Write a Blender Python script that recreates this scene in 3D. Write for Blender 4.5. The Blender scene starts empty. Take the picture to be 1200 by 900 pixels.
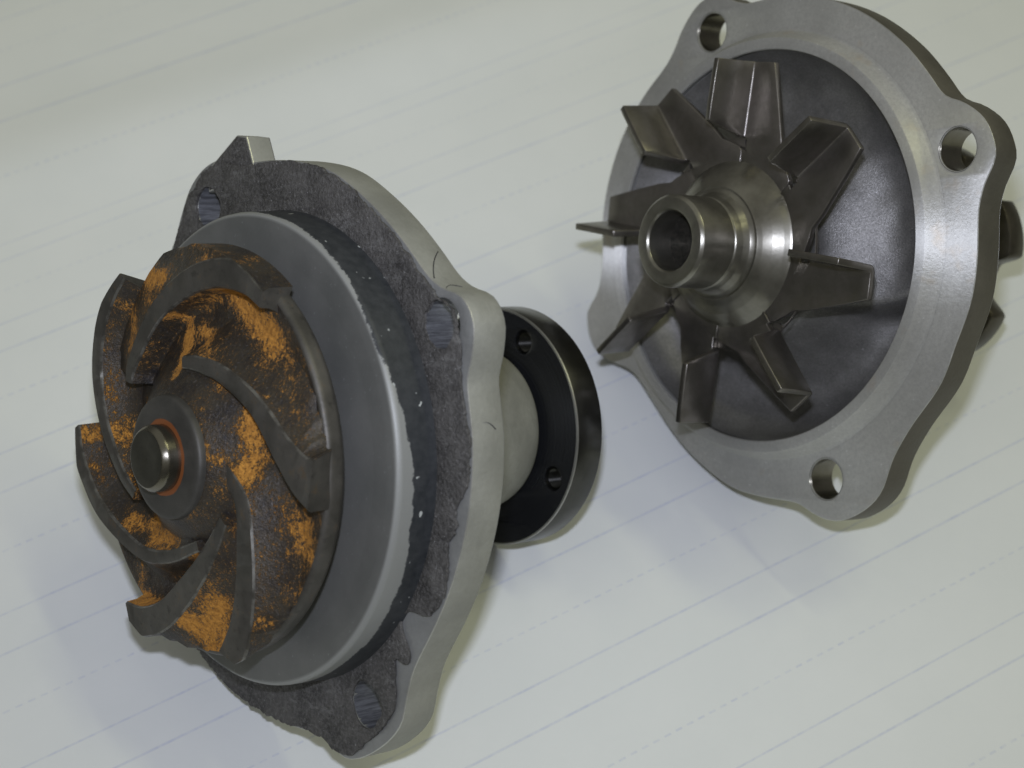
import bpy, bmesh, math, random
from math import sin, cos, pi, radians
from mathutils import Matrix, Vector, noise

random.seed(7)
S = bpy.context.scene
COL = S.collection
U = 0.0002                      # one model unit (1/5 mm) in metres

# ------------------------------------------------------------------ camera, world, lamps, exposure
NY, NZ = 0.65, 0.76
_l = math.hypot(NY, NZ); NY /= _l; NZ /= _l
CAM_H = 2012.0
CAM = Matrix(((1, 0, 0, 0), (0, NZ, -NY, 0), (0, NY, NZ, CAM_H * U), (0, 0, 0, 1)))

cd = bpy.data.cameras.new('camera')
cam = bpy.data.objects.new('camera', cd); COL.objects.link(cam)
cd.sensor_width = 36.0; cd.lens = 36.0 * 2100 / 1200
cd.clip_start = 0.01; cd.clip_end = 50
cam.matrix_world = CAM
cd.dof.use_dof = True; cd.dof.focus_distance = 2120 * U; cd.dof.aperture_fstop = 16
S.camera = cam

W = bpy.data.worlds.new('World'); S.world = W; W.use_nodes = True
wn = W.node_tree.nodes; wl = W.node_tree.links
bg = wn['Background']
# a plain workshop: dim walls rising into a paler ceiling, the same all round
wtc = wn.new('ShaderNodeTexCoord'); wsx = wn.new('ShaderNodeSeparateXYZ'); wr = wn.new('ShaderNodeValToRGB')
wr.color_ramp.interpolation = 'EASE'
wr.color_ramp.elements[0].position = 0.08; wr.color_ramp.elements[0].color = (0.36, 0.355, 0.31, 1)
wr.color_ramp.elements[1].position = 0.75; wr.color_ramp.elements[1].color = (1.32, 1.31, 1.15, 1)
wl.new(wtc.outputs['Generated'], wsx.inputs[0]); wl.new(wsx.outputs['Z'], wr.inputs['Fac'])
wl.new(wr.outputs['Color'], bg.inputs['Color'])
bg.inputs['Strength'].default_value = 0.225

def lamp(name, loc, target, sx, sy, power, color, roll=0.0):
    d = bpy.data.lights.new(name, 'AREA'); d.shape = 'RECTANGLE'; d.size = sx; d.size_y = sy
    d.energy = power; d.color = color
    o = bpy.data.objects.new(name, d); COL.objects.link(o)
    o.location = loc
    q = (Vector(target) - Vector(loc)).to_track_quat('-Z', 'Y')
    o.rotation_mode = 'QUATERNION'
    o.rotation_quaternion = q @ Matrix.Rotation(roll, 3, 'Z').to_quaternion()
    return o

flash_pos = CAM @ Vector((-20 * U, 215 * U, -20 * U))
fl_ = lamp('camera_flash', flash_pos, CAM @ Vector((-150 * U, 420 * U, -2500 * U)), 0.018, 0.010, 0.41, (0.77, 0.81, 0.99))
fl_.data.spread = radians(100)      # reflector narrows the beam
TGT = Vector((0, 0.34, 0.03))
lamp('ceiling_lamp', TGT + Vector((0.86, 0.22, 2.43)), TGT, 0.90, 0.13, 5.2, (1.0, 1.0, 0.58), radians(20))
lamp('ceiling_lamp', TGT + Vector((1.53, 0.40, 1.98)), TGT, 0.90, 0.13, 4.4, (1.0, 1.0, 0.58), radians(20))

S.view_settings.view_transform = 'Standard'; S.view_settings.look = 'None'
S.view_settings.exposure = 0.0; S.view_settings.gamma = 1.0
S.render.engine = 'CYCLES'
S.render.resolution_x = 1024; S.render.resolution_y = 768

# ------------------------------------------------------------------ material helpers
class NT:
    def __init__(s, name):
        s.m = bpy.data.materials.new(name); s.m.use_nodes = True
        s.t = s.m.node_tree; s.b = s.t.nodes['Principled BSDF']
        s.tc = None
    def n(s, typ, **kw):
        nd = s.t.nodes.new(typ)
        for k, v in kw.items(): setattr(nd, k, v)
        return nd
    def link(s, a, b): s.t.links.new(a, b)
    def setin(s, sock, v):
        if isinstance(v, (int, float)): sock.default_value = v if sock.type == 'VALUE' else (v, v, v, 1)
        elif isinstance(v, (tuple, list)): sock.default_value = v if len(v) != 3 or sock.type == 'VECTOR' else (*v, 1)
        else: s.link(v, sock)
    def px(s, scale=(1, 1, 1), out='Object'):
        if s.tc is None: s.tc = s.n('ShaderNodeTexCoord')
        mp = s.n('ShaderNodeMapping')
        mp.inputs['Scale'].default_value = [c / U for c in scale]
        s.link(s.tc.outputs[out], mp.inputs['Vector']); return mp.outputs['Vector']
    def noise(s, scale, detail=4, rough=0.55, vec=None, stretch=(1, 1, 1), dist=0.0):
        nd = s.n('ShaderNodeTexNoise')
        nd.inputs['Scale'].default_value = scale; nd.inputs['Detail'].default_value = detail
        nd.inputs['Roughness'].default_value = rough; nd.inputs['Distortion'].default_value = dist
        s.link(vec if vec is not None else s.px(stretch), nd.inputs['Vector']); return nd.outputs['Fac']
    def ramp(s, fac, *stops, interp='LINEAR'):
        nd = s.n('ShaderNodeValToRGB'); cr = nd.color_ramp; cr.interpolation = interp
        while len(cr.elements) < len(stops): cr.elements.new(0.5)
        for e, (p, c) in zip(cr.elements, stops):
            e.position = p; e.color = (c, c, c, 1) if isinstance(c, (int, float)) else (*c, 1)
        s.setin(nd.inputs['Fac'], fac); return nd.outputs['Color']
    def math(s, op, a, b=0.0, c=0.0):
        nd = s.n('ShaderNodeMath', operation=op)
        for i, v in enumerate((a, b, c)):
            if i < len(nd.inputs): s.setin(nd.inputs[i], v)
        return nd.outputs[0]
    def mix(s, f, a, b):
        nd = s.n('ShaderNodeMix', data_type='RGBA')
        s.setin(nd.inputs[0], f); s.setin(nd.inputs[6], a); s.setin(nd.inputs[7], b); return nd.outputs[2]
    def bump(s, h, strength=0.3, dist=1.0):
        nd = s.n('ShaderNodeBump'); nd.inputs['Strength'].default_value = strength
        nd.inputs['Distance'].default_value = dist * U
        s.link(h, nd.inputs['Height']); s.link(nd.outputs['Normal'], s.b.inputs['Normal'])
    def done(s, color=None, rough=None, metal=0.0, spec=0.5):
        if color is not None: s.setin(s.b.inputs['Base Color'], color)
        if rough is not None: s.setin(s.b.inputs['Roughness'], rough)
        s.setin(s.b.inputs['Metallic'], metal)
        s.b.inputs['Specular IOR Level'].default_value = spec
        return s.m
    def sep(s, vec):
        nd = s.n('ShaderNodeSeparateXYZ'); s.link(vec, nd.inputs[0]); return nd.outputs
    def polar(s):
        x, y, z = s.sep(s.px())
        r = s.math('SQRT', s.math('ADD', s.math('MULTIPLY', x, x), s.math('MULTIPLY', y, y)))
        return r, s.math('ARCTAN2', y, x), z
    def aniso(s, amt):
        tg = s.n('ShaderNodeTangent', direction_type='RADIAL', axis='Z')
        s.link(tg.outputs[0], s.b.inputs['Tangent']); s.b.inputs['Anisotropic'].default_value = amt; s.b.inputs['Anisotropic Rotation'].default_value = 0.25
    def turned(s, per=5.0, lo=0.85, hi=1.1):      # fine lathe marks: noise along the radius only
        r, a, z = s.polar()
        cv = s.n('ShaderNodeCombineXYZ'); s.setin(cv.inputs[0], r); s.setin(cv.inputs[1], s.math('MULTIPLY', a, 0.6)); s.setin(cv.inputs[2], z)
        f = s.noise(1.0 / per, 2, 0.6, vec=cv.outputs[0]); return s.ramp(f, (0.3, lo), (0.7, hi)), f

def cast_alu(name, base, rough=0.6, metal=0.35, stain=0.75, grain=0.16):
    k = NT(name)
    big = k.noise(0.012, 4, 0.6); fine = k.noise(grain, 3, 0.7)
    c = k.mix(k.ramp(big, (0.35, 0.0), (0.7, 1.0)), tuple(b * stain for b in base), base)
    c = k.mix(k.ramp(fine, (0.35, 0.22), (0.65, 0.0)), c, tuple(b * 0.6 for b in base))
    c = k.mix(k.ramp(k.noise(0.03, 4, 0.7), (0.60, 0.0), (0.75, 0.4)), c, tuple(b * 0.55 for b in base))
    k.bump(fine, 0.35, 2.0)
    return k.done(c, k.ramp(big, (0.3, rough - 0.08), (0.7, rough + 0.1)), metal)

def machined(name, base, rough=0.36, metal=0.85, an=0.7, speck=True):
    k = NT(name)
    t, f = k.turned(9.0, 0.94, 1.03)
    big = k.noise(0.009, 4, 0.6)
    c = k.mix(k.ramp(big, (0.35, 0.0), (0.7, 1.0)), tuple(b * 0.78 for b in base), base)
    nd = k.n('ShaderNodeMix', data_type='RGBA', blend_type='MULTIPLY'); nd.inputs[0].default_value = 0.8
    k.link(c, nd.inputs[6]); k.link(t, nd.inputs[7]); c = nd.outputs[2]
    if speck:
        sp = k.noise(0.22, 1, 0.5); c = k.mix(k.ramp(sp, (0.755, 0.0), (0.785, 0.8)), c, (0.9, 0.9, 0.88))
        br = k.noise(0.02, 3, 0.6); c = k.mix(k.ramp(br, (0.62, 0.0), (0.75, 0.35)), c, (base[0] * 0.8, base[1] * 0.62, base[2] * 0.42))
    fine = k.noise(0.22, 4, 0.75); k.bump(fine, 0.26, 1.0); k.aniso(an)
    c = k.mix(k.ramp(fine, (0.36, 0.4), (0.58, 0.0)), c, tuple(b * 0.62 for b in base))
    c = k.mix(k.ramp(k.noise(0.045, 5, 0.7), (0.56, 0.0), (0.7, 0.35)), c, tuple(b * 0.66 for b in base))
    return k.done(c, k.ramp(big, (0.3, rough), (0.7, rough + 0.12)), metal)

M = {}
M['cast_pale'] = cast_alu('pale cast aluminium', (0.36, 0.36, 0.31), 0.62, 0.3)
M['worn_edge'] = cast_alu('worn bright edge', (0.62, 0.62, 0.58), 0.38, 0.75)
M['cast_dark'] = cast_alu('dark cast aluminium', (0.17, 0.17, 0.175), 0.45, 0.6, 0.7)
M['cast_face'] = cast_alu('scraped flange face', (0.34, 0.345, 0.335), 0.45, 0.45)
M['machined'] = machined('machined aluminium', (0.76, 0.755, 0.71), 0.47, 0.68, 0.98)
M['cast_edge'] = cast_alu('brown cast edge', (0.15, 0.14, 0.11), 0.55, 0.5)

# grey seal ring: bare grey face, bright worn chamfer, black sealant left on its wall
k = NT('worn seal ring')
r_, a_, z_ = k.polar()
wob = k.noise(0.045, 6, 0.8); wob2 = k.noise(0.006, 2, 0.5)
t, f = k.turned(7.0, 0.9, 1.06)
face = k.mix(k.ramp(k.noise(0.008, 4, 0.6), (0.35, 0.0), (0.7, 1.0)), (0.118, 0.121, 0.112), (0.172, 0.173, 0.160))
face = k.mix(k.ramp(k.noise(0.2, 2, 0.6), (0.66, 0.0), (0.74, 0.5)), face, (0.25, 0.26, 0.25))
low_side = k.ramp(k.math('COSINE', k.math('ADD', a_, 0.80)), (0.55, 0.0), (0.95, 1.0))
edge = k.math('ADD', k.math('ADD', z_, k.math('MULTIPLY', low_side, 17.0)), k.math('ADD', k.math('MULTIPLY', wob, 18.0), k.math('SUBTRACT', k.math('MULTIPLY', k.math('SUBTRACT', wob2, 0.5), 34.0), 8.0)))
wallmask = k.ramp(k.math('DIVIDE', edge, 100.0), (0.515, 1.0), (0.53, 0.0))
isrim = k.ramp(k.math('DIVIDE', r_, 400.0), (274 / 400, 0.0), (276.5 / 400, 1.0))
c = k.mix(isrim, face, (0.27, 0.275, 0.26))
blk = k.mix(k.ramp(k.noise(0.08, 3, 0.6), (0.3, 0.0), (0.75, 1.0)), (0.020, 0.023, 0.026), (0.042, 0.045, 0.048))
blk = k.mix(k.ramp(k.noise(0.07, 1, 0.5), (0.73, 0.0), (0.75, 1.0)), blk, (0.45, 0.47, 0.45))
c = k.mix(k.math('MULTIPLY', wallmask, isrim), c, blk)
k.bump(k.noise(0.2, 3, 0.6), 0.15, 1.0); k.aniso(0.3)
M['ring'] = k.done(c, 0.5, k.math('MULTIPLY', k.math('SUBTRACT', 1.0, k.math('MULTIPLY', wallmask, isrim)), 0.18))

# gasket: dark fibrous paper with pale specks and scuffs
k = NT('torn gasket')
g1 = k.noise(0.018, 6, 0.7); g2 = k.noise(0.22, 4, 0.7); g3 = k.noise(0.035, 5, 0.75, stretch=(0.5, 1.6, 1))
c = k.mix(k.ramp(g1, (0.36, 0.0), (0.64, 1.0)), (0.030, 0.028, 0.026), (0.102, 0.097, 0.090))
c = k.mix(k.ramp(g2, (0.45, 0.0), (0.70, 0.75)), c, (0.145, 0.140, 0.132))
c = k.mix(k.ramp(g3, (0.575, 0.0), (0.66, 0.7)), c, (0.175, 0.172, 0.163))
c = k.mix(k.ramp(k.noise(0.28, 2, 0.6), (0.70, 0.0), (0.76, 0.8)), c, (0.42, 0.42, 0.42))
k.bump(k.math('ADD', g2, k.math('MULTIPLY', g1, 2.0)), 0.9, 4.0)
M['gasket'] = k.done(c, k.ramp(g2, (0.3, 0.7), (0.7, 0.45)), 0.0)

# rusty cast impeller
k = NT('rusted cast iron')
b1 = k.noise(0.017, 3, 0.6, dist=0.5); b2 = k.noise(0.17, 8, 0.85, stretch=(1.5, 0.7, 1)); b3 = k.noise(0.03, 3, 0.6); b4 = k.noise(0.5, 3, 0.7)
r_, a_, z_ = k.polar()
inner = k.ramp(k.math('DIVIDE', r_, 300.0), (0.25, 0.0), (0.40, 0.03), (0.74, 0.03), (0.80, 0.0))
at = k.n('ShaderNodeAttribute', attribute_name='rust')
mask = k.math('ADD', k.math('ADD', k.math('ADD', k.math('ADD', k.math('MULTIPLY', b1, 0.42), k.math('MULTIPLY', at.outputs['Fac'], 0.155)), k.math('MULTIPLY', b2, 0.66)), k.math('MULTIPLY', b4, 0.33)), inner)
rust = k.ramp(mask, (0.80, 0.0), (0.85, 1.0))
thin = k.ramp(mask, (0.64, 0.0), (0.79, 0.42))
base = k.mix(k.ramp(b3, (0.35, 0.0), (0.65, 1.0)), (0.021, 0.019, 0.021), (0.046, 0.042, 0.036))
base = k.mix(k.ramp(k.noise(0.3, 2, 0.6), (0.60, 0.0), (0.75, 0.6)), base, (0.17, 0.16, 0.16))
col = k.mix(thin, base, (0.105, 0.072, 0.030))
orange = k.mix(k.ramp(k.noise(0.2, 3, 0.7), (0.35, 0.0), (0.65, 1.0)), (0.31, 0.135, 0.020), (0.58, 0.27, 0.045))
col = k.mix(rust, col, orange)
k.bump(k.math('ADD', k.noise(0.2, 4, 0.7), rust), 0.55, 3.0)
M['rust'] = k.done(col, k.mix(rust, 0.42, 0.9), k.math('MULTIPLY', k.math('SUBTRACT', 1.0, rust), 0.35))

k = NT('dull machined iron')
b1 = k.noise(0.025, 4, 0.6); f2 = k.noise(0.25, 3, 0.6)
c = k.mix(k.ramp(b1, (0.35, 0.0), (0.7, 1.0)), (0.065, 0.061, 0.052), (0.115, 0.108, 0.094))
c = k.mix(k.ramp(k.noise(0.05, 6, 0.8), (0.57, 0.0), (0.68, 0.55)), c, (0.15, 0.09, 0.035))
c = k.mix(k.ramp(k.noise(0.09, 4, 0.7), (0.58, 0.0), (0.7, 0.6)), c, (0.03, 0.028, 0.024))
k.bump(f2, 0.2, 1.0)
M['iron'] = k.done(c, 0.5, 0.5)

k = NT('iron boss with rust ring')
r_, a_, z_ = k.polar()
b1 = k.noise(0.03, 4, 0.6)
c = k.mix(k.ramp(b1, (0.35, 0.0), (0.7, 1.0)), (0.055, 0.053, 0.047), (0.085, 0.081, 0.072))
rr = k.ramp(k.math('DIVIDE', k.math('ADD', r_, k.math('MULTIPLY', k.noise(0.08, 2, 0.5), 3.0)), 100.0), (0.452, 1.0), (0.462, 0.0))
c = k.mix(rr, c, (0.30, 0.10, 0.03))
M['boss'] = k.done(c, 0.55, 0.4)

k = NT('bright ground steel')
t, f = k.turned(4.0, 0.8, 1.1)
c = k.mix(k.ramp(k.noise(0.02, 3, 0.6), (0.3, 0.0), (0.7, 1.0)), (0.14, 0.13, 0.10), (0.24, 0.225, 0.19))
k.bump(k.noise(0.3, 2, 0.6), 0.08, 1.0); k.aniso(0.55)
M['shaft'] = k.done(c, 0.27, 0.95)

k = NT('dull steel end face')
t, f = k.turned(3.0, 0.75, 1.15)
c = k.mix(k.ramp(k.noise(0.04, 3, 0.6), (0.3, 0.0), (0.7, 1.0)), (0.045, 0.043, 0.033), (0.075, 0.072, 0.058))
M['tip'] = k.done(c, 0.42, 0.8)

k = NT('black oxide steel')
t, f = k.turned(3.0, 0.7, 1.2)
nd = k.n('ShaderNodeMix', data_type='RGBA', blend_type='MULTIPLY'); nd.inputs[0].default_value = 1
nd.inputs[6].default_value = (0.020, 0.021, 0.023, 1); k.link(t, nd.inputs[7]); k.aniso(0.5)
k.bump(k.noise(0.25, 2, 0.6), 0.05, 1.0)
M['black'] = k.done(nd.outputs[2], 0.2, 0.45)
k = NT('dark polished rim')
t, f = k.turned(3.0, 0.7, 1.2); k.aniso(0.7)
c = k.mix(k.ramp(k.noise(0.03, 3, 0.6), (0.3, 0.0), (0.7, 1.0)), (0.05, 0.05, 0.046), (0.085, 0.084, 0.077))
M['rim'] = k.done(c, 0.26, 0.95)

M['steel_edge'] = machined('rubbed steel edge', (0.42, 0.42, 0.40), 0.3, 0.9, 0.3, False)
k = NT('worn iron edge')
c = k.mix(k.ramp(k.noise(0.05, 4, 0.7), (0.40, 0.0), (0.62, 1.0)), (0.075, 0.07, 0.06), (0.19, 0.185, 0.165))
M['iron_edge'] = k.done(c, 0.4, 0.6)
k = NT('stamped steel')
b1 = k.noise(0.012, 4, 0.6); st = k.noise(0.05, 4, 0.65)
c = k.mix(k.ramp(b1, (0.35, 0.0), (0.65, 1.0)), (0.15, 0.142, 0.118), (0.24, 0.222, 0.205))
c = k.mix(k.ramp(st, (0.5, 0.0), (0.75, 0.4)), c, (0.11, 0.097, 0.078))
k.bump(k.noise(0.14, 3, 0.6), 0.12, 1.5)
M['stamped'] = k.done(c, k.ramp(st, (0.3, 0.28), (0.7, 0.42)), 0.9)
k = NT('turned steel hub')
t, f = k.turned(5.0, 0.85, 1.1); k.aniso(0.5)
b1 = k.noise(0.02, 4, 0.6)
c = k.mix(k.ramp(b1, (0.35, 0.0), (0.65, 1.0)), (0.18, 0.172, 0.145), (0.30, 0.29, 0.25))
k.bump(k.noise(0.2, 3, 0.6), 0.06, 1.0)
M['hub'] = k.done(c, 0.33, 0.92)
k = NT('dark bore')
M['bore'] = k.done(k.mix(k.ramp(k.noise(0.2, 3, 0.6), (0.35, 0.0), (0.7, 1.0)), (0.02, 0.02, 0.017), (0.055, 0.05, 0.042)), 0.5, 0.6)
k = NT('bearing cast with volute')
b1 = k.noise(0.012, 5, 0.65); sp = k.noise(0.2, 2, 0.5); gr = k.noise(0.45, 3, 0.8)
c = k.mix(k.ramp(b1, (0.36, 0.0), (0.64, 1.0)), (0.21, 0.205, 0.195), (0.36, 0.352, 0.338))
c = k.mix(k.ramp(gr, (0.35, 0.55), (0.6, 0.0)), c, (0.09, 0.088, 0.082))
c = k.mix(k.ramp(sp, (0.74, 0.0), (0.78, 0.8)), c, (0.6, 0.6, 0.6))
k.bump(gr, 0.45, 1.6)
M['volute'] = k.done(c, k.ramp(gr, (0.3, 0.50), (0.7, 0.34)), 0.65)
k = NT('dark hub steel')
c = k.mix(k.ramp(k.noise(0.02, 4, 0.6), (0.35, 0.0), (0.65, 1.0)), (0.055, 0.05, 0.036), (0.10, 0.09, 0.068))
k.bump(k.noise(0.2, 3, 0.6), 0.15, 1.0)
M['dark_steel'] = k.done(c, 0.34, 0.75)
k = NT('scored bore')
st = k.noise(0.12, 5, 0.75, stretch=(1.6, 1.6, 0.15))
M['bore_score'] = k.done(k.mix(k.ramp(st, (0.38, 0.0), (0.66, 1.0)), (0.10, 0.103, 0.11), (0.27, 0.28, 0.30)), 0.45, 0.45)
k.bump(st, 0.25, 1.5)
k = NT('ink'); M['ink'] = k.done((0.02, 0.02, 0.022), 0.6)

# ------------------------------------------------------------------ mesh helpers
def link_mesh(name, verts, faces, mat, parent, mats=None, idx=None, sharp=35, scale=1.0):
    me = bpy.data.meshes.new(name)
    me.from_pydata([(x * U * scale, y * U * scale, z * U * scale) for x, y, z in verts], [], faces)
    for m in (mats or [mat]): me.materials.append(m)
    if idx: me.polygons.foreach_set('material_index', idx)
    me.polygons.foreach_set('use_smooth', [True] * len(me.polygons))
    me.update(); me.set_sharp_from_angle(angle=radians(sharp))
    return link(name, me, parent)

def link(name, me, parent):
    o = bpy.data.objects.new(name, me); COL.objects.link(o)
    if parent is not None:
        o.parent = parent
        if parent.type == 'EMPTY': o.matrix_local = parent.matrix_world.to_3x3().inverted().to_4x4() @ FRAME_LOCAL[parent.name]
    return o

FRAME_LOCAL = {}

def lathe(profile, n=128, z_jit=0.0):
    """profile: list of (r, z); faces outward when the profile runs so that its left side is outside."""
    V, F = [], []
    for (r, z) in profile:
        for i in range(n):
            a = 2 * pi * i / n; V.append((r * cos(a), r * sin(a), z))
    for j in range(len(profile) - 1):
        for i in range(n):
            i2 = (i + 1) % n
            F.append((j * n + i, j * n + i2, (j + 1) * n + i2, (j + 1) * n + i))
    return V, F

def rounded(profile, rad=2.0, steps=3):
    """bevel the inner corners of an open polyline"""
    out = [profile[0]]
    for i in range(1, len(profile) - 1):
        p, c, q = Vector(profile[i - 1]), Vector(profile[i]), Vector(profile[i + 1])
        d1 = min(rad, (p - c).length * 0.45); d2 = min(rad, (q - c).length * 0.45)
        a = c + (p - c).normalized() * d1; b = c + (q - c).normalized() * d2
        for s in range(steps + 1):
            t = s / steps
            out.append(tuple(a * (1 - t) ** 2 + c * 2 * t * (1 - t) + b * t * t))
    out.append(profile[-1]); return out

def cat(table, step=1.5):
    """closed smooth interpolation of (angle_deg, radius) -> function"""
    pts = sorted((a % 360, r) for a, r in table)
    def f(a):
        a %= 360
        n = len(pts)
        for i in range(n):
            a0, r0 = pts[i]; a1, r1 = pts[(i + 1) % n]
            if i == n - 1: a1 += 360
            aa = a if a >= a0 or i < n - 1 else a + 360
            if a0 <= aa < a1 or (i == n - 1 and (a >= a0 or a < pts[0][0])):
                if a < a0: aa = a + 360
                t = (aa - a0) / (a1 - a0)
                rm = pts[i - 1][1]; am = pts[i - 1][0] - (360 if i == 0 else 0)
                rp = pts[(i + 2) % n][1]; ap = pts[(i + 2) % n][0] + (360 if i + 2 >= n else 0)
                m0 = (r1 - rm) / (a1 - am) * (a1 - a0); m1 = (rp - r0) / (ap - a0) * (a1 - a0)
                return (2*t**3-3*t**2+1)*r0 + (t**3-2*t**2+t)*m0 + (-2*t**3+3*t**2)*r1 + (t**3-t**2)*m1
        return pts[0][1]
    return f

def plate(name, loops, z0, z1, mat, parent, bevel=2.0, scale=1.0, mats=None, sharp=35, edge_from=0.0):
    """solid plate from closed 2D loops (first the outline, then holes), between z0 and z1"""
    cu = bpy.data.curves.new(name + '_outline', 'CURVE'); cu.dimensions = '2D'; cu.fill_mode = 'BOTH'
    for lp in loops:
        sp = cu.splines.new('POLY'); sp.points.add(len(lp) - 1)
        for p, (x, y) in zip(sp.points, lp): p.co = (x * U * scale, y * U * scale, 0, 1)
        sp.use_cyclic_u = True
    cu.extrude = max(0.0, (z1 - z0) / 2 - bevel) * U * scale
    cu.bevel_depth = bevel * U * scale; cu.bevel_resolution = 1; cu.offset = -bevel * U * scale
    tmp = bpy.data.objects.new('tmp', cu)
    me = bpy.data.meshes.new_from_object(tmp)
    bpy.data.objects.remove(tmp)
    me.name = name
    me.transform(Matrix.Translation((0, 0, (z0 + z1) / 2 * U * scale)))
    bm = bmesh.new(); bm.from_mesh(me)
    bmesh.ops.remove_doubles(bm, verts=bm.verts, dist=0.05 * U)
    bmesh.ops.recalc_face_normals(bm, faces=bm.faces)
    bm.to_mesh(me); bm.free()
    me.materials.clear()
    for m in (mats or [mat]): me.materials.append(m)
    me.polygons.foreach_set('material_index', [0] * len(me.polygons))
    if mats and len(mats) > 1:          # second material on the side walls
        me.polygons.foreach_set('material_index', [1 if abs(p.normal.z) < 0.3 else (2 if len(mats) > 2 and 0.3 <= p.normal.z < 0.95 and math.hypot(p.center.x, p.center.y) > edge_from * U else 0) for p in me.polygons])
    me.polygons.foreach_set('use_smooth', [True] * len(me.polygons))
    me.update(); me.set_sharp_from_angle(angle=radians(sharp))
    return link(name, me, parent)

def circle(cx, cy, r, n=40, jit=0.0, seed=0.0):
    o = []
    for i in range(n):
        a = 2 * pi * i / n
        rr = r + (jit * noise.noise(Vector((cos(a) * 2.2 + seed, sin(a) * 2.2, seed))) if jit else 0)
        o.append((cx + rr * cos(a), cy + rr * sin(a)))
    return o
def outline(fn, step=1.5):
    return [(fn(a) * cos(radians(a)), fn(a) * sin(radians(a))) for a in [i * step for i in range(int(360 / step))]]
def pol(r, deg): return (r * cos(radians(deg)), r * sin(radians(deg)))

def thing(name, label, cat_, group, u, v, a, c, base):
    """Empty under the pump on the paper; FRAME_LOCAL holds the pump's axis frame relative to it"""
    fr = Matrix(((u[0], v[0], a[0], c[0] * U), (u[1], v[1], a[1], c[1] * U), (u[2], v[2], a[2], c[2] * U), (0, 0, 0, 1)))
    Fw = CAM @ fr
    o = bpy.data.objects.new(name, None); COL.objects.link(o)
    o.empty_display_size = 0.01
    b = Fw.translation.copy(); b.z = base
    o.location = b
    o['label'] = label; o['category'] = cat_; o['group'] = group
    FRAME_LOCAL[o.name] = Matrix.Translation(-b) @ Fw
    bpy.context.view_layer.update()
    return o

def frame(th, ph):
    a = Vector((sin(th) * cos(ph), sin(th) * sin(ph), cos(th)))
    u = Vector((0, 1, 0)).cross(a).normalized(); return u, a.cross(u), a

# ------------------------------------------------------------------ the sheet of ruled paper
VT = [(-3650, -4.2), (-2747, -1.24), (-2605, -0.62), (-2517, -0.24), (-2419, 0), (-2277, .365), (-2141, .76), (-2112, 1), (-2050, 1.365), (-1985, 1.76),
      (-1931, 2), (-1843, 2.365), (-1744, 2.76), (-1676, 3), (-1578, 3.365), (-1480, 3.76), (-1420, 4), (-1337, 4.365), (-1251, 4.76),
      (-1193, 5), (-1109, 5.365), (-1033, 5.76), (-973, 6), (-886, 6.365), (-804, 6.76), (-752, 7), (-661, 7.365), (-560, 7.76), (-500, 8), (600, 12.7)]
def s_of(v):
    for (v0, s0), (v1, s1) in zip(VT, VT[1:]):
        if v <= v1: return s0 + (s1 - s0) * (v - v0) / (v1 - v0)
    return VT[-1][1]
def sheet():
    dx = Vector((0.866, 0.5)); nv = Vector((0.5, -0.866))
    us = [-900 + 40 * i for i in range(101)]
    vs = [-3600 + 15 * i for i in range(270)]
    V, F, sv, uv = [], [], [], []
    for v in vs:
        s = s_of(v)
        for u in us:
            p = dx * u + nv * v
            # slack in the sheet: a long low swell beyond the pumps and shallow ripples
            d = (v + 2260 - 0.06 * (u - 1200)) / 120
            z = 1.0 + 19.0 * math.exp(-d * d) * (1 if v < -1500 else 0)
            z += 1.3 * noise.noise(Vector((u / 420, v / 260, 3.0)))
            # pressed flat where the pumps stand
            V.append((p.x, p.y, z - 2.6)); sv.append(s); uv.append(u)
    n = len(us)
    for j in range(len(vs) - 1):
        for i in range(n - 1):
            F.append((j * n + i, (j + 1) * n + i, (j + 1) * n + i + 1, j * n + i + 1))
    k = NT('ruled writing paper')
    at = k.n('ShaderNodeAttribute', attribute_name='ruling'); au = k.n('ShaderNodeAttribute', attribute_name='along')
    s = at.outputs['Fac']; u = au.outputs['Fac']
    fr = k.math('FRACT', k.math('ADD', s, 100.0))
    fade = k.ramp(k.noise(0.02, 3, 0.7), (0.3, 0.35), (0.65, 1.0))
    tiny = k.ramp(k.noise(0.16, 2, 0.6), (0.3, 0.55), (0.65, 1.0))
    def stroke(pos, w):
        d = k.math('ABSOLUTE', k.math('SUBTRACT', fr, pos))
        d = k.math('MINIMUM', d, k.math('SUBTRACT', 1.0, d))
        return k.ramp(k.math('DIVIDE', d, w), (0.35, 1.0), (1.0, 0.0))
    dash = k.math('FRACT', k.math('DIVIDE', u, 17.0)); dash = k.ramp(k.math('ABSOLUTE', k.math('SUBTRACT', dash, 0.5)), (0.24, 1.0), (0.32, 0.0))
    ln = k.math('MAXIMUM', k.math('MAXIMUM', stroke(0.0, 0.011), stroke(0.76, 0.010)), k.math('MULTIPLY', k.math('MULTIPLY', stroke(0.365, 0.010), dash), 0.8))
    ln = k.math('MULTIPLY', k.math('MULTIPLY', ln, fade), k.math('MULTIPLY', tiny, 0.31))
    paper = k.mix(k.ramp(k.noise(0.006, 4, 0.6), (0.35, 0.0), (0.65, 1.0)), (0.775, 0.80, 0.79), (0.80, 0.822, 0.81))
    c = k.mix(ln, paper, (0.24, 0.30, 0.62))
    k.bump(k.math('ADD', k.noise(0.05, 4, 0.6), k.math('MULTIPLY', k.noise(0.35, 3, 0.7), 0.5)), 0.16, 1.5)
    m = k.done(c, 0.75, 0.0, 0.25)
    o = link_mesh('paper_sheet', V, F, m, None, sharp=180)
    for nm, data in (('ruling', sv), ('along', uv)):
        a = o.data.attributes.new(nm, 'FLOAT', 'POINT'); a.data.foreach_set('value', data)
    o['kind'] = 'structure'; o['label'] = 'white handwriting paper ruled with pale blue solid and dashed lines'
    return o
sheet()

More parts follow.
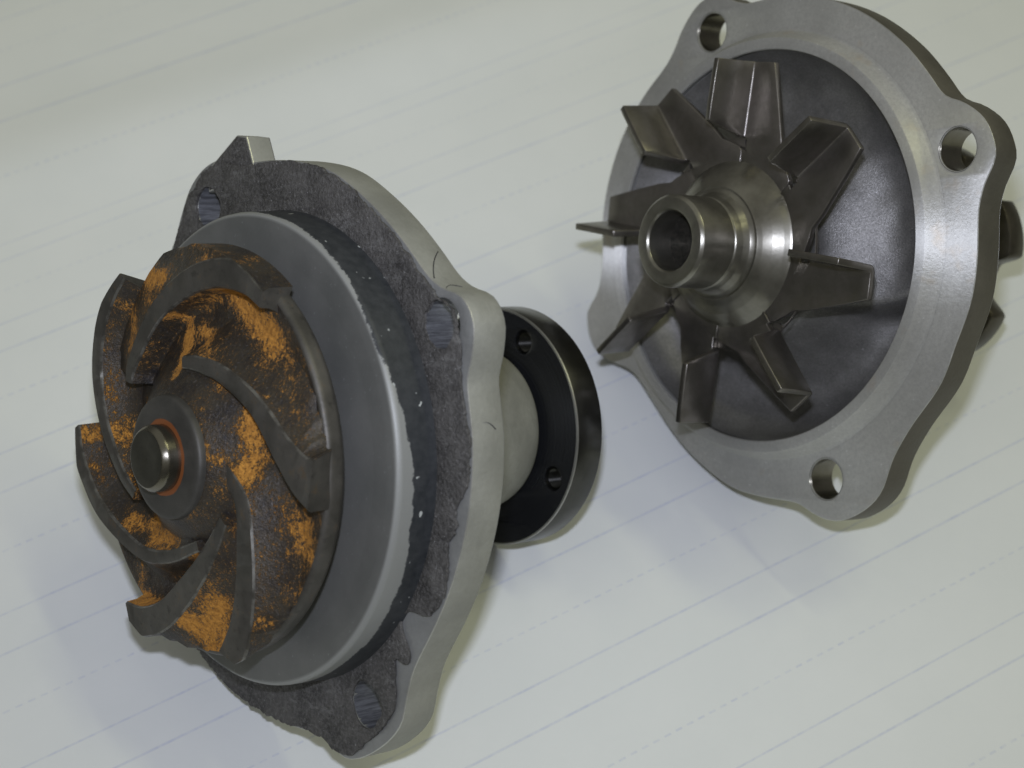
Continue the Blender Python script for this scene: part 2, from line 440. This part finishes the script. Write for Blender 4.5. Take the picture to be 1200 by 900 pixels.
# ------------------------------------------------------------------ pump with the rusty cast impeller
def left_pump():
    u, v, a = frame(0.8204, 3.2157)
    T = thing('water_pump', 'used water pump with rusty orange cast impeller, torn dark gasket and round black hub',
              'water pump', 'engine water pumps on the paper', u, v, a, (-272.64, -74.51, -2156.24), 0.0)
    HA = [115.2 - 90 * i for i in range(4)]
    fl = cat([(150, 336), (135, 340), (130, 345), (125, 358), (119, 373), (113, 377), (107, 370), (101, 352), (96, 346), (84, 341), (71, 339), (60, 333), (50, 331), (41, 332),
              (35, 336), (31, 347), (27, 369), (22, 373), (17, 357), (13, 341), (2, 337), (-11, 332), (-25, 327), (-40, 326), (-48, 332),
              (-53, 347), (-58, 368), (-66, 378), (-75, 379), (-79, 366), (-82, 350), (-90, 343), (-111, 341), (-125, 342), (-139, 341), (-145, 352), (-150, 368), (-156, 376), (-162, 374), (-168, 352), (-174, 342), (165, 338)])
    loops = [outline(fl)] + [circle(*pol(326, h), 29) for h in HA] + [circle(0, 0, 150, 64)]
    plate('mounting_flange', loops, -48, -1.5, None, T, 1.1, mats=[M['cast_face'], M['cast_pale'], M['worn_edge']])
    # gasket with torn outer edge
    bare = cat([(150, 3), (118, 9), (112, 6), (100, 3), (80, 1), (60, 3), (41, 4), (33, 7), (28, 18), (22, 24), (17, 15), (12, 7), (5, 3), (-6, 3), (-9, 12), (-12, 16), (-15, 12), (-18, 19), (-22, 13),
                (-27, 3), (-33, 5), (-36, 14), (-38, 34), (-42, 46), (-44, 40), (-46, 12), (-48.5, 10), (-50, 30), (-53, 26), (-57, 18), (-62, 16), (-68, 14), (-75, 6), (-83, 2), (-92, 2), (-111, 1), (-139, 2), (-156, 12), (165, 3)])
    gt = lambda d: fl(d) - bare(d)
    o = []
    for i in range(720):
        d = i * 0.5; rr = gt(d)
        n3 = Vector((cos(radians(d)) * 14, sin(radians(d)) * 14, 0))
        rr += 3.0 * noise.noise(n3) + 2.6 * noise.noise(n3 * 3.1) + 2.0 * noise.noise(n3 * 7.3)
        rr = min(rr, fl(d) + 0.6)
        o.append((rr * cos(radians(d)), rr * sin(radians(d))))
    holes = [circle(*pol(326, h), 27, 40, 5.0, 3.1 * i) for i, h in enumerate(HA)]
    plate('gasket', [o] + holes + [circle(0, 0, 262, 96)], -1.0, 3.0, M['gasket'], T, 0.8)
    for h in HA:
        x, y = pol(326, h); V, F = [], []
        for rr, z in ((28.8, -2.5), (28.2, -14), (28.5, -26), (28.2, -47.5)):
            for i in range(48):
                b = 2 * pi * i / 48; r2 = rr + 0.7 * noise.noise(Vector((cos(b) * 9, sin(b) * 9, h))); V.append((x + r2 * cos(b), y + r2 * sin(b), z))
        for j in range(3):
            for i in range(48): F.append((j * 48 + i, (j + 1) * 48 + i, (j + 1) * 48 + (i + 1) % 48, j * 48 + (i + 1) % 48))
        link_mesh('bolt_hole', V, F, M['bore_score'], T, sharp=25)
    # raised grey seal ring
    V, F = lathe(rounded([(283, -1), (281.5, 12), (280, 50), (277.5, 54.5), (274, 56), (262, 56.2), (238, 55.0), (120, 56)], 2.0, 3), 160)
    link_mesh('seal_ring', V, F, M['ring'], T)
    # neck that carries the bearing, behind the flange
    V, F = lathe(rounded([(232, -46), (214, -60), (186, -96), (154, -160), (131, -225), (115, -285), (102.5, -326), (92, -333), (40, -334)], 16, 5), 128)
    F = [tuple(reversed(f)) for f in F]
    link_mesh('bearing_housing', V, F, M['cast_pale'], T, sharp=60)
    # black hub flange with threaded holes
    HH = [60, -31, -121, 150]
    hub = plate('hub_flange', [circle(0, 0, 158.5, 160)] + [circle(*pol(128, h), 15.5, 32) for h in HH], -385, -339, M['black'], T, 2.6, mats=[M['black'], M['rim'], M['steel_edge']], edge_from=150)
    for h in HH:
        x, y = pol(128, h); V, F = [], []
        rows = 25
        for j in range(rows):
            rr = 15.2 if j % 2 else 12.6
            for i in range(24):
                b = 2 * pi * i / 24; V.append((x + rr * cos(b), y + rr * sin(b), -342 - 1.7 * j - 1.7 * i / 24 * 2))
        for j in range(rows - 1):
            for i in range(24):
                F.append((j * 24 + i, (j + 1) * 24 + i, (j + 1) * 24 + (i + 1) % 24, j * 24 + (i + 1) % 24))
        link_mesh('thread', V, F, M['rim'], hub, sharp=80)
    V, F = lathe(rounded([(84, -333), (70, -337), (70, -341)], 2, 2), 96)
    # lug that sticks out above the upper bolt hole
    L0 = [(334, 96.5), (380, 98), (387, 101), (371, 112), (345, 114)]
    bm = [pol(r, d) for r, d in L0]
    plate('casting_lug', [bm], -36, -0.5, None, T, 2.0, mats=[M['gasket'], M['cast_pale'], M['worn_edge']])
    # pen strokes / hairs on the casting side
    for (d0, d1, z0, z1, bend) in ((34, 41.5, -6, -40, 3), (30.5, 31, -4, -30, 4), (5.5, 4.0, -18, -36, 2)):
        V, F = [], []; N = 14
        for i in range(N):
            t = i / (N - 1); d = d0 + (d1 - d0) * t + bend * 0.25 * sin(pi * t); z = z0 + (z1 - z0) * t
            for (dr, dz) in ((-0.4, -1.0), (1.0, 0.0), (-0.4, 1.0)):
                x, y = pol(fl(d) + 0.2 + dr, d); V.append((x, y, z + dz))
        for i in range(N - 1):
            for q in range(3): F.append((i * 3 + q, i * 3 + (q + 1) % 3, i * 3 + 3 + (q + 1) % 3, i * 3 + 3 + q))
        link_mesh('pen_stroke', V, F, M['ink'], T)

    # where scale and rust powder have gathered between the vanes (segments on the impeller face)
    RUST = [(-27, 166, -8, 96, 8, 1.1), (80, 181, 156, 118, 24.0, 0.8), (53, 103, 150, 43, 13.2, 0.85), (7, 142, 39, 128, 9.6, 0.7), (116, 20, 105, -126, 18.0, 0.9), (155, -52, 200, -113, 15.6, 0.75), (-32, -162, -3, -228, 24.0, 0.9), (21, -172, 11, -231, 20.4, 1.0), (-36, -146, 19, -115, 6.0, 1.1), (-161, -171, -109, -188, 8.4, 1.0), (-154, -130, -153, -170, 8.4, 0.7), (-142, -85, -22, -104, 9.6, 0.95), (-270, -22, -243, -70, 10.8, 0.75), (-255, 22, -221, 15, 8.4, 0.9), (-171, 196, -211, 27, 16.8, 0.6), (-182, 38, -129, 17, 12.0, 0.95), (-91, 208, -37, 206, 10.8, 0.8), (59, 214, 110, 216, 8.4, 0.6), (50, 57, 75, 17, 15.6, 0.5), (-129, 174, -104, 132, 10.8, 0.5), (-63, 180, 39, 183, 9.6, 0.65), (31, -61, 72, -46, 14.4, 0.4), (112, 62, 105, 34, 10.8, 0.7), (165, -9, 185, -50, 9.6, 0.5)]
    def rust_at(x, y):
        b = 0.0
        x += 7 * noise.noise(Vector((x / 18, y / 18, 4.0))); y += 7 * noise.noise(Vector((x / 18, y / 18, 9.0)))
        for x0, y0, x1, y1, w, st in RUST:
            dx, dy = x1 - x0, y1 - y0
            t = max(0, min(1, ((x - x0) * dx + (y - y0) * dy) / (dx * dx + dy * dy)))
            d = math.hypot(x - x0 - t * dx, y - y0 - t * dy) / w
            b = max(b, st * math.exp(-d * d * 0.8))
        return b
    def rust_attr(o, V):
        a = o.data.attributes.new('rust', 'FLOAT', 'POINT'); a.data.foreach_set('value', [rust_at(x, y) for x, y, z in V])
    # impeller: dished disc, boss, six curved vanes
    prof = rounded([(150, 84), (226, 86), (233, 93), (236, 97), (236, 111), (232, 116), (205, 111), (165, 108), (125, 120), (95, 143), (73, 161), (60, 162)], 3.5, 4)
    fine = [prof[0]]
    for p, q in zip(prof, prof[1:]):
        m = max(1, int(math.hypot(q[0] - p[0], q[1] - p[1]) / 3.5)) if max(p[1], q[1]) > 96 and p[0] > q[0] - 1 else 1
        fine += [(p[0] + (q[0] - p[0]) * t / m, p[1] + (q[1] - p[1]) * t / m) for t in range(1, m + 1)]
    V, F = lathe(fine, 280)
    V = [(x, y, z + (2.6 * noise.noise(Vector((x / 40, y / 40, 1))) + 1.2 * noise.noise(Vector((x / 14, y / 14, 2))) if z < 112 and math.hypot(x, y) < 222 else 0)) for x, y, z in V]
    imp = link_mesh('impeller', V, F, None, T, mats=[M['rust'], M['iron']], idx=[1 if max(math.hypot(V[q][0], V[q][1]) for q in f) > 230.5 else 0 for f in F])
    rust_attr(imp, V)
    V, F = lathe(rounded([(74, 150), (73, 158), (71.5, 168), (66, 170.5), (37, 171)], 5, 4), 96)
    link_mesh('boss', V, F, M['boss'], imp)
    def floor(r):
        pts = [(60, 162), (73, 161), (95, 143), (125, 120), (165, 108), (205, 111), (231, 116), (300, 116)]
        for (r0, z0), (r1, z1) in zip(pts, pts[1:]):
            if r <= r1: return z0 + (z1 - z0) * max(0, r - r0) / (r1 - r0)
        return 116
    vanes = [  # (r, angle) along the crest, root to tip; half widths root / mid / tip
        ([(108, 84), (112, 70), (126, 47), (156, 22), (192, 3), (222, -4), (246, -6)], (6, 12, 29)),
        ([(138, 142), (148, 132), (172, 106), (198, 84), (222, 68), (240, 55), (247, 47)], (6, 15, 17)),
        ([(118, 205), (140, 190), (176, 170), (208, 154), (230, 140), (241, 128), (247, 119)], (6, 10, 10)),
        ([(106, 284), (128, 250), (160, 227), (204, 202), (230, 188), (243, 180), (249, 173)], (5, 10, 11)),
        ([(106, 318), (112, 300), (130, 281), (162, 264), (200, 252), (230, 242), (248, 234)], (6, 16, 18)),
        ([(84, 354), (100, 345), (124, 335), (150, 319), (184, 306), (216, 296), (243, 287)], (6, 15, 21)),
    ]
    zt = 143
    for vi, (ctrl, (w0, w1, w2)) in enumerate(vanes):
        P = [Vector(pol(r, d)) for r, d in ctrl]
        pts = []
        N = 8
        for i in range(len(P) - 1):
            p0 = P[i - 1] if i else P[0] * 2 - P[1]; p1, p2 = P[i], P[i + 1]; p3 = P[i + 2] if i + 2 < len(P) else P[-1] * 2 - P[-2]
            for q in range(N):
                t = q / N
                pts.append(0.5 * ((2 * p1) + (p2 - p0) * t + (2 * p0 - 5 * p1 + 4 * p2 - p3) * t * t + (3 * p1 - p0 - 3 * p2 + p3) * t ** 3))
        pts.append(P[-1])
        V, F, idx = [], [], []
        n = len(pts)
        for i, p in enumerate(pts):
            t = i / (n - 1)
            tg = (pts[min(i + 1, n - 1)] - pts[max(i - 1, 0)]).normalized()
            nl = Vector((-tg.y, tg.x))          # left of travel = outward (convex) side for these clockwise spirals
            w = w0 + (w1 - w0) * min(1, t / 0.5) if t < 0.5 else w1 + (w2 - w1) * (t - 0.5) / 0.5
            ztop = zt + 4 * (1 - t) ** 3
            def fl_(q): return floor(q.length) - 3
            e = min(1.0, t / 0.25)                     # fillets die out towards the root
            if vi in (2, 3): inn = [(-w - 46 * e - 4, 0.0), (-w - 26 * e - 3, 0.20), (-w - 10 * e - 2, 0.58), (-w - 1.6, 0.93)]
            else: inn = [(-w - 15, 0.0), (-w - 7, 0.14), (-w - 2.6, 0.5), (-w - 1.2, 0.92)]
            k1 = (1.0, 0.8, 0.45, 0.45, 1.0, 1.0)[vi] * e
            out = [(w + 1.2, 0.93), (w + 3 + 9 * k1, 0.66), (w + 5 + 22 * k1, 0.34), (w + 8 + 36 * k1, 0.12), (w + 12 + 50 * k1, 0.0)]
            if vi == 1: out = [(w + 1.2, 0.93), (w + 8, 0.84), (w + 18, 0.72), (w + 32, 0.58), (w + 48, 0.44), (w + 60, 0.36)]
            sec = inn + [(-w + 0.8, 1.0), (w - 0.8, 1.0)] + out; m = len(sec)
            for off, h in sec:
                q = p + nl * off
                lim = 246.5 if t > 0.5 else 240
                if q.length > lim: q = q * (lim / q.length)
                zb = fl_(q)
                if vi == 1 and 0 < off and h < 0.9 and t > 0.12:
                    if q.length > 243: q = q * (243 / q.length)
                    zb = 112 if off < w + 55 else 92
                    if off > w + 55: h = 0.0
                elif h < 0.9 and q.length > 234: q = q * (234 / q.length); h = 0.0; zb = 104
                if q.length > 236 and not (vi == 1 and off > 0 and h < 0.9): zb = 97
                z = zb + (ztop - zb) * h
                if 0 < h < 1: z += 0.8 * noise.noise(Vector((q.x / 12, q.y / 12, h * 9)))
                V.append((q.x, q.y, z))
        for i in range(n - 1):
            for q in range(m - 1):
                F.append((i * m + q, (i + 1) * m + q, (i + 1) * m + q + 1, i * m + q + 1)); idx.append({3: 2, 4: 1, 5: 2}.get(q, 0))
        F.append(tuple(reversed(range(m))) if False else tuple(range(m))); idx.append(0)
        F.append(tuple((n - 1) * m + q for q in reversed(range(m)))); idx.append(1)
        F = [tuple(reversed(f)) for f in F]
        vo = link_mesh('vane', V, F, None, imp, mats=[M['rust'], M['iron'], M['iron_edge']], idx=idx, sharp=50)
        rust_attr(vo, V)
    V, F = lathe(rounded([(38.5, 150), (38.5, 187), (33.5, 193.5), (14, 192.6), (0.5, 192.2)], 2.0, 3), 72)
    link_mesh('shaft', V, F, None, T, mats=[M['shaft'], M['tip']], idx=[1 if max(math.hypot(V[q][0], V[q][1]) for q in f) < 33.6 else 0 for f in F])
    return T
left_pump()

# ------------------------------------------------------------------ clean pump with the stamped eight-blade impeller
def right_pump():
    K = 0.9908
    u, v, a = frame(0.8716, 3.1532)
    T = thing('water_pump', 'clean bare aluminium water pump with eight bladed stamped steel impeller',
              'water pump', 'engine water pumps on the paper', u, v, a, (327.54 * K, 186.97 * K - 1.6, -2404.9 * K - 1.9), 0.0)
    HA = [108, 18, -72, -162]
    fl = cat([(150, 333), (135, 331), (126, 330), (121, 338), (116, 355), (109, 370), (103, 362), (99, 344), (95, 335), (84, 335), (63, 334), (52, 333), (46, 333), (36, 333), (30, 337),
              (26, 356), (21, 373), (16, 377), (13, 373), (9, 353), (5, 342), (1, 339), (-6, 339), (-14, 339), (-24, 335), (-33, 338), (-43, 336), (-49, 341), (-54, 352), (-59, 373), (-63, 382), (-69, 385),
              (-73, 381), (-77, 368), (-81, 350), (-85, 343), (-92, 339), (-101, 335), (-111, 325), (-121, 316), (-131, 308), (-139, 305), (-146, 309), (-150, 322), (-154, 346), (-159, 367), (-163, 373), (-168, 368), (-171, 346), (-174, 334), (179, 326), (168, 331)])
    loops = [outline(fl)] + [circle(*pol(r, h), 26.5, 48) for r, h in zip((320, 326, 326), HA)] + [circle(0, 0, 268, 128)]
    plate('mounting_flange', loops, -66, -22, M['machined'], T, 1.2, K, mats=[M['machined'], M['cast_edge'], M['worn_edge']])
    for r, h in zip((320, 326, 326), HA):     # bored bolt holes, bright inside
        x, y = pol(r, h); V, F = [], []
        prof = [(28.3, -21.6), (26.1, -23.5), (25.9, -64.5)]
        for rr, z in prof:
            for i in range(40):
                b = 2 * pi * i / 40; V.append((x + rr * cos(b), y + rr * sin(b), z))
        for j in range(2):
            for i in range(40): F.append((j * 40 + i, (j + 1) * 40 + i, (j + 1) * 40 + (i + 1) % 40, j * 40 + (i + 1) % 40))
        link_mesh('bolt_hole', V, F, M['shaft'], T, scale=K)
    V, F = lathe(rounded([(292, -21.6), (288, -20.8), (277, 0), (263, 0), (261.8, -1.2), (261.6, -4)], 1.2, 3), 180)
    link_mesh('seal_ring', V, F, M['machined'], T, scale=K, sharp=40)
    # cast pumping chamber: bowl with a spiral ramp
    NR, NA = 80, 300
    V, F = [], []
    for j in range(NR + 1):
        r = 262 * j / NR
        for i in range(NA):
            d = 360 * i / NA
            # annular channel round the shaft nose; beyond a lip near -12 deg the volute drops clockwise
            if r < 195:
                q = min(1.0, max(0.0, (r - 90) / 105)); z = -24 - 46 * q * q * (3 - 2 * q)
            else:
                z = -70 + 60 * ((r - 195) / 67) ** 2.4
            dd = ((d + 13 + (250 - r) * 0.24 + 180) % 360) - 180          # < 0 : clockwise of the lip
            low = 1 / (1 + math.exp(dd / 1.3)) * max(0.0, 1 - max(0.0, -dd - 8) / 150) if dd > -175 else 0.0
            g = max(0.0, 1 - ((r - 205) / 95) ** 2)
            z -= 46 * low * g * min(1.0, max(0.0, (262 - r) / 9))
            dd2 = ((d - 52 + (250 - r) * 0.15 + 180) % 360) - 180
            z += 9 * math.exp(-(dd2 / 13) ** 2) * g
            if r > 259: z = max(z, -16)
            z += 1.3 * noise.noise(Vector((r * cos(radians(d)) / 30, r * sin(radians(d)) / 30, 5)))
            V.append((r * cos(radians(d)), r * sin(radians(d)), z))
    for j in range(NR):
        for i in range(NA):
            i2 = (i + 1) % NA; F.append((j * NA + i, (j + 1) * NA + i, (j + 1) * NA + i2, j * NA + i2))
    link_mesh('pumping_chamber', V, F, M['volute'], T, scale=K, sharp=180)
    V, F = lathe(rounded([(262, -64), (250, -100), (200, -150), (130, -200), (112, -270), (104, -304), (40, -306)], 14, 5), 128)
    F = [tuple(reversed(f)) for f in F]
    link_mesh('bearing_housing', V, F, M['cast_pale'], T, scale=K, sharp=60)
    # four armed hub
    pts = []
    for q in range(6):
        c = 11 + 60 * q
        for d, r in ((-19, 132), (-15.5, 158), (-14, 163), (0, 166), (14, 163), (15.5, 158), (19, 132), (25, 125), (30, 124), (35, 125)):
            pts.append((c + d, r))
    hl = outline(cat(pts), 1.0)
    plate('hub_flange', [hl] + [circle(0, 0, 60, 48)], -376, -342, M['dark_steel'], T, 2.5, K)

    # impeller
    B0 = 79
    base = [circle(0, 0, 141, 120)] + [circle(*pol(135.5, B0 - 45 * k - 0.6), 6.5, 16) for k in range(8)] + [circle(0, 0, 60, 60)]
    imp = plate('impeller', base, 38.5, 43.2, M['stamped'], T, 0.7, K)
    V, F = lathe(rounded([(112, 50.5), (108, 54), (103, 60), (93, 70), (82, 77.5), (76.5, 80.5), (75, 81.5), (72.5, 81), (67, 84.5), (62.5, 93), (60.6, 103), (58.6, 104.5), (58.6, 106), (60, 107), (60, 160.5), (56, 165), (41.5, 165), (38.5, 162), (38.2, 120)], 0.9, 2), 120)
    link_mesh('collar', V, F, M['hub'], imp, scale=K, sharp=38)
    V, F = lathe([(38.4, 124), (20, 122.5), (0.5, 122)], 60)
    link_mesh('shaft_end', V, F, M['bore'], imp, scale=K)
    # one blade: flat arm and a flap folded up along its anticlockwise edge
    me = None
    th = 8.5
    rows = [0, .25, .5, .75, 1.0]
    V, F = [], []
    R1 = 4.0
    #       along fold, arm-edge radius, arm-edge angle, flap height
    RIB = [(104, 104, -45.0, 3), (127, 124, -44.5, 3), (130, 129, -43, 3), (142, 137, -34, 6), (144, 142, -29, 9), (157, 158, -24.5, 60), (159, 160, -24, 63),
           (180, 181, -18.5, 63), (200, 202, -14.5, 62.5), (220, 223, -11.2, 62), (240, 244, -8.5, 61)]
    for j, (rb, er, ea, hgt) in enumerate(RIB):
        t = max(0.0, (rb - 128) / 112)
        fx, fy = rb, 0.0
        ex, ey = er * cos(radians(ea)), er * sin(radians(ea))
        row = []
        for s in (0.0, 0.35, 0.7, 0.93):
            row.append((ex + (fx - ex) * s, ey + (fy - ey) * s, 48.0))
        row.append((fx, fy + 0.5, 49.5)); row.append((fx + 0.0, fy + 2.4, 52.5))
        for s in (0.45, 1.0):
            row.append((fx - 2.0 * t * s, fy + 2.6 + 6 * s * (hgt / 60), 52.5 + hgt * s))
        V += row
    m = 8
    for j in range(len(RIB) - 1):
        for q in range(m - 1):
            if not (j in (1, 2) and q >= 3) and not (j == 0 and q >= 4): F.append((j * m + q, (j + 1) * m + q, (j + 1) * m + q + 1, j * m + q + 1))   # open corner = relief hole
    for kk in range(8):
        if me is None:
            o = link_mesh('blade', V, F, M['stamped'], imp, scale=K, sharp=60); me = o.data
            so = o.modifiers.new('thickness', 'SOLIDIFY'); so.thickness = th * U; so.offset = 0.0
            be = o.modifiers.new('edge', 'BEVEL'); be.width = 1.8 * U; be.segments = 2; be.limit_method = 'ANGLE'; be.angle_limit = radians(50)
            first = o
        else:
            o = first.copy(); COL.objects.link(o); o.parent = imp
        o.rotation_euler = (0, 0, radians(B0 - 45 * kk))
    return T
right_pump()
